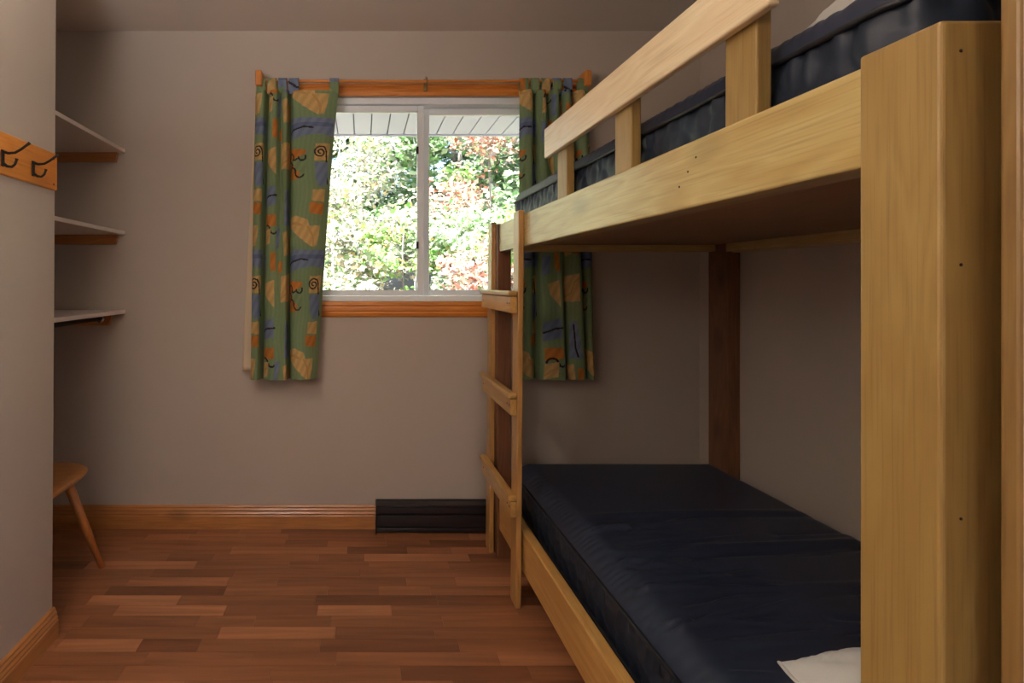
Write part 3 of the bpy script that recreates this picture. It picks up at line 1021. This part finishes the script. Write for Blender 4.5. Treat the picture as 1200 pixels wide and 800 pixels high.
def curtain(label, top, bottom, z1, z0, u_anchor, side, seed, tabs):
    """top / bottom: lists of (px, depth offset) control points, same length"""
    nu, nv = 300, 430
    t = spline([(pxx(a), DC + b) for a, b in top], nu)
    bt = spline([(pxx(a), DC + b) for a, b in bottom], nu)
    w = np.linspace(0, 1, nv)
    ww = w ** 0.8
    P = np.zeros((nu, nv, 3))
    P[..., 0] = t[:, 0:1] * (1 - ww) + bt[:, 0:1] * ww
    P[..., 1] = t[:, 1:2] * (1 - ww) + bt[:, 1:2] * ww
    rg = np.random.default_rng(seed)
    P[..., 1] += 0.003 * np.sin(w * 7 + np.linspace(0, 9, nu)[:, None])
    P[..., 2] = z1 + (z0 - z1) * w
    # cloth coordinate = arc length at mid height
    mid = 0.5 * (t + bt)
    al = np.concatenate([[0], np.cumsum(np.hypot(*np.diff(mid, axis=0).T))])
    if u_anchor == 'right':
        u = al - al[-1] + 0.22
    else:
        u = al + u_anchor
    U = np.repeat(u[:, None], nv, 1)
    V = np.repeat(((z1 - z0) * w)[None, :], nu, 0) + 0.0
    col = print_colours(U, V)
    ctr = ((P[:, 0, 0].min() + P[:, 0, 0].max()) / 2, DC, z0)
    root = thing('curtain', label, 'curtain', ctr)
    fab = grid_mesh('fabric_panel', P, print_m, root, colors=col)
    sol = fab.modifiers.new('thick', 'SOLIDIFY'); sol.thickness = 0.0015
    # hem line
    # tabs: loops over the rod
    for (pa, pb) in tabs:
        na, nb = 12, 40
        xa = np.linspace(pxx(pa), pxx(pb), na)
        ang = np.linspace(0, 1, nb)
        prof = []
        for s in ang:
            if s < 0.35:
                k = s / 0.35; prof.append((RODY - 0.0115, z1 - 0.012 + k * (RODZ - z1 + 0.012)))
            elif s < 0.65:
                a = math.pi - (s - 0.35) / 0.30 * math.pi
                prof.append((RODY + 0.0115 * math.cos(a), RODZ + 0.0115 * math.sin(a)))
            else:
                k = (s - 0.65) / 0.35; prof.append((RODY + 0.0115, RODZ - k * (RODZ - z1 + 0.012)))
        prof = np.array(prof)
        Q = np.zeros((na, nb, 3))
        Q[..., 0] = xa[:, None]
        Q[..., 1] = prof[None, :, 0] + 0.001 * np.sin(np.linspace(0, 6, na))[:, None]
        Q[..., 2] = prof[None, :, 1]
        uu = np.repeat(np.linspace(0, (pb - pa) * 0.00405, na)[:, None], nb, 1) + pa * 0.0171
        vv = np.repeat((np.linspace(0, 0.13, nb))[None, :], na, 0) + pa * 0.031
        tb = grid_mesh('tab', Q, print_m, root, colors=print_colours(uu, vv))
        so = tb.modifiers.new('thick', 'SOLIDIFY'); so.thickness = 0.0012
    return root


RODY, RODZ = 2.445, 2.168
Z_TOP = 1.2 + (332 - 107) * DC / 600
Z_BOT = 1.2 - (444 - 332) * DC / 600
top_l = [(299, .02), (303, -.012), (310, -.018), (314, .028), (318, -.012), (325, -.022), (329, .02), (332, -.015), (337, -.026), (340, .028), (346, -.008), (364, -.018), (384, -.012), (397, .006)]
bot_l = [(293, .022), (295, -.012), (302, -.030), (307, .030), (311, -.012), (320, -.035), (328, -.036), (333, -.034), (336, -.028), (338, .032), (343, -.012), (354, -.034), (364, -.014), (371, .020)]
cur_l = curtain('green printed cotton curtain with tan, blue and orange shapes left of the window', top_l, bot_l, Z_TOP, Z_BOT, 'right', -1, 2,
                [(300, 311), (313, 324), (326, 336), (338, 350), (386, 397)])
# lining seen along its left edge
nv = 60
w = np.linspace(0, 1, nv)
lx0 = pxx(297 - 13 * 1.0, 2.47) ; 
LQ = np.zeros((12, nv, 3))
for i in range(12):
    f = i / 11
    xl = pxx(299, 2.47) * (1 - w) + pxx(284, 2.47) * w
    xr = pxx(312, 2.47) * np.ones(nv)
    LQ[i, :, 0] = xl * (1 - f) + xr * f
    LQ[i, :, 1] = 2.470 + 0.010 * math.sin(f * 3.0) 
    LQ[i, :, 2] = Z_TOP - 0.02 + (1.2 - (434 - 332) * 2.47 / 600 - Z_TOP + 0.02) * w
lo = grid_mesh('lining', LQ, lining_m, cur_l)
lo['label'] = 'cream lining edge'
lo.modifiers.new('thick', 'SOLIDIFY').thickness = 0.001

top_r, bot_r = [], []
fold_t = [(610, .012), (614, -.02), (622, -.024), (626, .026), (631, -.018), (637, -.022), (641, .026), (646, -.02), (652, -.022), (656, .026), (661, -.02), (666, -.02), (670, .026), (676, -.018), (682, -.02), (690, .015)]
fold_b = [(609, .012), (612, -.02), (620, -.028), (629, .026), (633, -.02), (640, -.032), (655, -.030), (661, -.02), (664, .03), (668, -.012), (676, -.028), (684, -.024), (688, .026), (691, -.012), (694, -.02), (698, .015)]
cur_r = curtain('green printed cotton curtain hanging right of the window behind the bunk', fold_t, fold_b, Z_TOP, Z_BOT, 0.06, 1, 6,
                [(610, 620), (622, 632), (635, 645), (648, 658), (661, 671), (678, 690)])

# curtain rod
rod = thing('curtain_rod', 'thin wooden curtain rod on block brackets above the window', 'curtain rod', (0.29, RODY, RODZ))
pts = [(-0.50 + 1.58 * i / 16, RODY, RODZ - 0.004 * math.sin(math.pi * i / 16)) for i in range(17)]
tube('rod', pts, 0.0075, pine_x, rod, 12)
for xx in (-0.492, 1.066):
    bm = bmesh.new()
    bm_box(bm, -0.016, 0.016, -0.040, 0.042, -0.04, 0.034, 0.008, 4)
    bm_done('bracket', bm, pine_z, rod, (xx - 0.0, RODY + 0.008, RODZ - 0.005 + 0.012))
bm = bmesh.new()
bm_tube(bm, [(0, 0.05, 0.03), (0, 0.02, 0.03), (0, 0.0, 0.018), (0, -0.008, 0.012), (0, -0.0125, 0.0), (0, -0.006, -0.011), (0, 0.006, -0.011), (0, 0.012, -0.004)], 0.0035, 8)
bm_box(bm, -0.009, 0.009, 0.045, 0.052, -0.03, 0.03, 0.002)
bm_done('support_hook', bm, brass, rod, (0.306, RODY, RODZ - 0.004), smooth=True)

# ------------------------------------------------------------------ closet shelves
for z, lbl in ((1.858, 'topmost of the three white closet shelves, level with the window head'),
               (1.456, 'middle white closet shelf, just below the coat hook board'),
               (1.070, 'lowest white closet shelf, with the hanging rod beneath it')):
    sh = thing('wall_shelf', lbl, 'shelf', (-1.458, 2.1, z - 0.018), 0, 'white closet shelves')
    box('shelf_board', -1.75, -1.166, 0.95, DB - 0.001, z - 0.018, z, shelf_m, sh, 0.0015)
    # cleat with a slanted end, on the back wall
    bm = bmesh.new()
    h = 0.046 if z > 1.2 else 0.056
    x1, x0 = -1.197, -1.748
    if z < 1.2: x1 = -1.222
    prof = [(x0, z - 0.0185), (x1, z - 0.0185), (x1 - (0.010 if z > 1.2 else 0.02), z - 0.0185 - h), (x0, z - 0.0185 - h)]
    fr_ = [bm.verts.new((a, DB - 0.020, b)) for a, b in prof]
    bk = [bm.verts.new((a, DB - 0.001, b)) for a, b in prof]
    bm.faces.new(fr_); bm.faces.new(bk[::-1])
    for k in range(4):
        bm.faces.new((fr_[k], bk[k], bk[(k + 1) % 4], fr_[(k + 1) % 4]))
    bm_done('cleat', bm, base_x, sh, (0, 0, 0))
hr = thing('closet_rod', 'dark clothes rail running under the lowest white closet shelf', 'clothes rail', (-1.29, 1.7, 1.03))
tube('rail', [(-1.275, 0.95, 1.028), (-1.275, DB - 0.022, 1.028)], 0.011, screw_m, hr, 12)
tube('flange', [(-1.275, DB - 0.031, 1.028), (-1.275, DB - 0.0215, 1.028)], [0.02, 0.022], chrome, hr, 16)

# ------------------------------------------------------------------ coat hook board
XF = -1.036
rack = thing('coat_rack', 'orange pine board with black double coat hooks on the left partition', 'coat rack', (XL + 0.006, 1.4, 1.576))
bm = bmesh.new()
bm_box(bm, -0.009, 0.009, -0.40, 0.40, -0.062, 0.062, 0.005, 3)
bm_done('backboard', bm, pine_y, rack, (XF - 0.009, 1.339, 1.576))
for d in (1.606, 1.47, 1.334, 1.198, 1.06):
    h = empty('hook', parent=rack)
    h.location = Vector((XF, d, 1.566)) - rack.location
    zb = 1.566
    bm = bmesh.new()
    bm_box(bm, -0.0025, 0.0025, -0.0065, 0.0065, -0.028, 0.020, 0.0024, 3)
    bm_done('hook_plate', bm, iron, h, (XF + 0.0028, d, zb - 0.002))
    tube('upper_arm', [(XF + 0.005, d, zb + 0.012), (XF + 0.018, d + 0.001, zb + 0.008), (XF + 0.036, d + 0.003, zb + 0.010), (XF + 0.052, d + 0.005, zb + 0.020), (XF + 0.066, d + 0.007, zb + 0.032), (XF + 0.075, d + 0.009, zb + 0.040)],
         [0.005, 0.0042, 0.0038, 0.0036, 0.0036, 0.0048], iron, h, 8)
    tube('lower_arm', [(XF + 0.005, d, zb - 0.022), (XF + 0.016, d, zb - 0.030), (XF + 0.028, d + 0.001, zb - 0.031), (XF + 0.036, d + 0.002, zb - 0.024), (XF + 0.040, d + 0.003, zb - 0.012), (XF + 0.041, d + 0.003, zb - 0.007)],
         [0.005, 0.0042, 0.0038, 0.0036, 0.0036, 0.005], iron, h, 8)
    for dz in (0.014, -0.018):
        tube('screw', [(XF + 0.005, d, zb + dz), (XF + 0.0075, d, zb + dz)], [0.004, 0.003], screw_m, h, 8)
for zz in (1.617, 1.532):
    tube('screw', [(XF - 0.002, 1.717, zz), (XF + 0.001, 1.717, zz)], 0.0035, screw_m, rack, 8)

# ------------------------------------------------------------------ stool
st = thing('stool', 'plain wooden stool with splayed round legs, half hidden by the left partition', 'stool', (-1.36, 1.93, 0))
bm = bmesh.new()
zt = 0.430
prof = []
n = 40
for i in range(n):
    a = 2 * math.pi * i / n
    ca, sa = math.cos(a), math.sin(a)
    e = 0.55
    px_ = -1.36 + 0.228 * math.copysign(abs(ca) ** e, ca)
    py_ = 1.97 + 0.245 * math.copysign(abs(sa) ** e, sa)
    prof.append((px_, py_))
layers = [(zt - 0.024, 0.965), (zt - 0.016, 1.0), (zt - 0.006, 1.0), (zt, 0.975), (zt - 0.001, 0.80), (zt - 0.004, 0.4)]
rings = []
for z, s in layers:
    rings.append([bm.verts.new((s * (a + 1.36), s * (b - 1.97), z - zt)) for a, b in prof])
for a, b in zip(rings[:-1], rings[1:]):
    for k in range(n):
        bm.faces.new((a[k], a[(k + 1) % n], b[(k + 1) % n], b[k]))
bm.faces.new(rings[0][::-1]); bm.faces.new(rings[-1])
so = bm_done('seat', bm, seat_w, st, (-1.36, 1.97, zt), smooth=True)
for (tx, ty, bx, by) in ((-1.185, 2.05, -1.105, 2.17), (-1.20, 1.86, -1.125, 1.77), (-1.535, 2.05, -1.615, 2.17), (-1.535, 1.86, -1.615, 1.77)):
    tube('leg', [(bx, by, 0.0), (bx * 0.5 + tx * 0.5, by * 0.5 + ty * 0.5, 0.203), (tx, ty, zt - 0.022)], [0.0125, 0.0165, 0.0185], seat_z, st, 14)

# ------------------------------------------------------------------ baseboard heater
he = thing('baseboard_heater', 'low black brown electric baseboard heater under the window', 'heater', ((HX0 + HX1) / 2, 2.48, 0.0))
box('back_plate', HX0 + 0.004, HX1 - 0.004, 2.505, 2.515, 0.008, 0.142, heater_d, he, 0.001)
box('top_cover', HX0 + 0.003, HX1 - 0.003, 2.452, 2.5045, 0.128, 0.140, heater_m, he, 0.003)
box('front_fin', HX0 + 0.003, HX1 - 0.003, 2.450, 2.4565, 0.098, 0.127, heater_m, he, 0.002)
box('front_panel', HX0 + 0.003, HX1 - 0.003, 2.444, 2.450, 0.036, 0.092, heater_m, he, 0.002)
box('bottom_lip', HX0 + 0.003, HX1 - 0.003, 2.448, 2.5045, 0.010, 0.030, heater_m, he, 0.003)
box('heating_element', HX0 + 0.03, HX1 - 0.03, 2.466, 2.496, 0.046, 0.090, heater_d, he, 0.002)
for xx in (HX0, HX1 - 0.0028):
    box('end_cap', xx, xx + 0.0028, 2.443, 2.515, 0.0, 0.143, heater_m, he, 0.001)

# ------------------------------------------------------------------ outside
gn = 60
GX, GY = np.meshgrid(np.linspace(-60, 60, 90), np.linspace(-60, 70, 100), indexing='ij')
def ground_z(x, y):
    t = np.clip((y - 4.0) / 30, 0, 1)
    return -0.5 + 5.5 * t ** 1.1 + 0.15 * np.sin(x * 0.7) * np.clip((y - 4) / 6, 0, 1)
G = np.stack([GX, GY, ground_z(GX, GY)], -1)
reflector_m = simple('reflector_concrete', lin(206, 202, 194), rough=0.9, noise=0.05, nscale=2)  # pale slab added out of view to bounce daylight through the side window
bm = bmesh.new(); bm_box(bm, 1.9, 12.0, -8.0, 2.2, -0.5, -0.3)
tag(bm_done('reflector', bm, reflector_m), 'pale concrete terrace added outside to throw daylight indoors', kind='structure')
tag(grid_mesh('ground', G, ground_m), 'leaf strewn ground sloping up outside the window', kind='structure')


def leaves(name, centres, n, spread, size, mat, parent, seed):
    rg = np.random.default_rng(seed)
    c = np.array(centres)[rg.integers(0, len(centres), n)]
    d = rg.normal(0, 1, (n, 3)); d /= np.linalg.norm(d, axis=1)[:, None]
    rad = rg.random(n) ** 0.45
    p = c[:, :3] + d * rad[:, None] * c[:, 3:4] * np.array([1, 1, 0.75]) * spread
    a = rg.normal(0, 1, (n, 3)); a[:, 2] *= 0.5; a /= np.linalg.norm(a, axis=1)[:, None]
    up = rg.normal(0, 0.6, (n, 3)) + np.array([0, -0.5, 1.0])
    b = np.cross(up, a); b /= np.linalg.norm(b, axis=1)[:, None]
    nn = np.cross(a, b)
    s = size * rg.uniform(0.6, 1.3, n)[:, None]
    v = np.stack([p - a * s, p + b * s * 0.62 + nn * s * 0.2, p + a * s, p - b * s * 0.62 + nn * s * 0.2], 1).reshape(-1, 3)
    q = np.arange(4 * n).reshape(-1, 4)
    o = np_mesh(name, v, q, mat, parent, None, False)
    o['kind'] = 'stuff'
    return o


def tree(name, label, cat, x, y, h, crown, lean, r0, nl, lsize, lmat, bark, seed, group, low=0.35):
    rg = np.random.default_rng(seed)
    z0 = float(ground_z(np.array(x), np.array(y))) - 0.05
    root = thing(name, label, cat, (x, y, z0), 0, group)
    trunk = [(x + lean * (t ** 1.3) * h + 0.04 * math.sin(t * 6 + seed), y, z0 + t * h) for t in np.linspace(0, 1, 9)]
    tube('trunk', trunk, [r0 * (1 - 0.75 * t) for t in np.linspace(0, 1, 9)], bark, root, 8)
    cents = []
    for k in range(9):
        t = low + (1 - low) * (k + rg.random()) / 9.5
        i = min(int(t * 8), 7); f = t * 8 - i
        p = Vector(trunk[i]).lerp(Vector(trunk[i + 1]), f)
        an = rg.uniform(0, 2 * math.pi); L = crown * rg.uniform(0.55, 1.0) * (1.15 - 0.6 * t)
        e = p + Vector((math.cos(an) * L, math.sin(an) * L, L * rg.uniform(0.1, 0.6)))
        m = p.lerp(e, 0.5) + Vector((0, 0, 0.06 * L))
        rb = r0 * 0.38 * (1 - 0.5 * t)
        tube('branch', [p, m, e], [rb, rb * 0.65, rb * 0.3], bark, root, 5)
        for q in (m, e, p.lerp(e, 0.78)):
            cents.append((q.x, q.y, q.z, crown * rg.uniform(0.22, 0.42)))
    cents.append((*trunk[-1], crown * 0.4))
    leaves('foliage', cents, nl, 1.0, lsize, lmat, root, seed + 100)
    return root


TR = [  # name, label, x, y, h, crown, lean, r, leaves, leafsize, leaf material, bark, low
    ('cream yellow leaved sapling filling the left window pane', -0.35, 6.2, 3.4, 1.25, 0.02, 0.03, 3800, 0.045, leaf_yellow, bark_pale, 0.1),
    ('white green sapling low behind the middle bar of the window', 1.0, 6.0, 2.2, 0.95, 0.03, 0.025, 3600, 0.042, leaf_green, bark_pale, 0.1),
    ('red and pink leaved maple sapling high in the right window pane', 1.75, 6.9, 3.4, 1.2, -0.03, 0.03, 3200, 0.045, leaf_red, bark_grey, 0.25),
    ('bright green bush low in the right window pane behind the ladder', 1.75, 5.0, 2.3, 0.85, 0.0, 0.022, 3200, 0.04, leaf_grass, bark_grey, 0.05),
    ('cream yellow bush low at the left edge of the window view', -0.25, 4.9, 2.1, 0.8, 0.0, 0.022, 3000, 0.04, leaf_yellow, bark_grey, 0.05),
    ('grass green bush low in the left pane, speckled with orange leaves', 0.45, 5.3, 2.2, 0.8, 0.0, 0.02, 2800, 0.04, leaf_grass, bark_grey, 0.05),
    ('orange brown tinted bush beside the foot of the middle window bar', 1.05, 4.7, 1.9, 0.65, 0.0, 0.02, 2200, 0.036, leaf_red, bark_grey, 0.05),
    ('white green shrub rising behind the ladder and the right curtain', 2.7, 5.8, 2.6, 1.0, -0.02, 0.025, 3200, 0.045, leaf_green, bark_pale, 0.1),
    ('pale green shrub mostly hidden by the left curtain', -1.5, 5.6, 2.6, 1.0, 0.02, 0.025, 2800, 0.045, leaf_green, bark_pale, 0.1),
]
for k, (lb, x, y, h, cr, le, r0, nl, ls, lm, bk, lo_) in enumerate(TR):
    tree('sapling', lb, 'sapling', x, y, h, cr, le, r0, nl, ls, lm, bk, 20 + k, 'saplings outside the window', lo_)
for k in range(9):
    x = -1.9 + 0.68 * k
    lb = ('%s shrub along the wood edge, %s' % (('white green', 'cream yellow', 'fresh green')[k % 3],
          ('far left behind the curtain', 'left of the left pane', 'at the left edge of the view', 'under the yellow sapling', 'left of the middle bar', 'right of the middle bar',
           'under the red maple', 'at the right edge of the view', 'far right behind the bunk')[k]))
    tree('shrub', lb, 'shrub', x, 7.7 + 0.5 * (k % 2), 2.0 + 0.3 * (k % 3), 1.0, 0.0, 0.02, 2600, 0.055, (leaf_green, leaf_yellow, leaf_grass)[k % 3], bark_pale, 300 + k, 'shrubs along the wood edge', 0.05)
WOODS = 'trees of the wood behind the saplings'
for k in range(16):
    x = -3.2 + 0.62 * k + random.uniform(-0.25, 0.25)
    y = 9.0 + (k * 7 % 5) * 1.3
    pale = k % 3 == 1
    tree('forest_tree', 'pale trunked tree of the wood behind the saplings' if pale else 'grey trunked tree of the wood behind the saplings', 'tree',
         x, y, 7.5, 1.9, random.uniform(-0.02, 0.02), 0.09 if pale else 0.07, 6500, 0.085,
         (leaf_dark, leaf_green, leaf_dark)[k % 3], bark_pale if pale else bark_grey, 60 + k, 'pale trunks in the wood' if pale else 'grey trunks in the wood', 0.15)
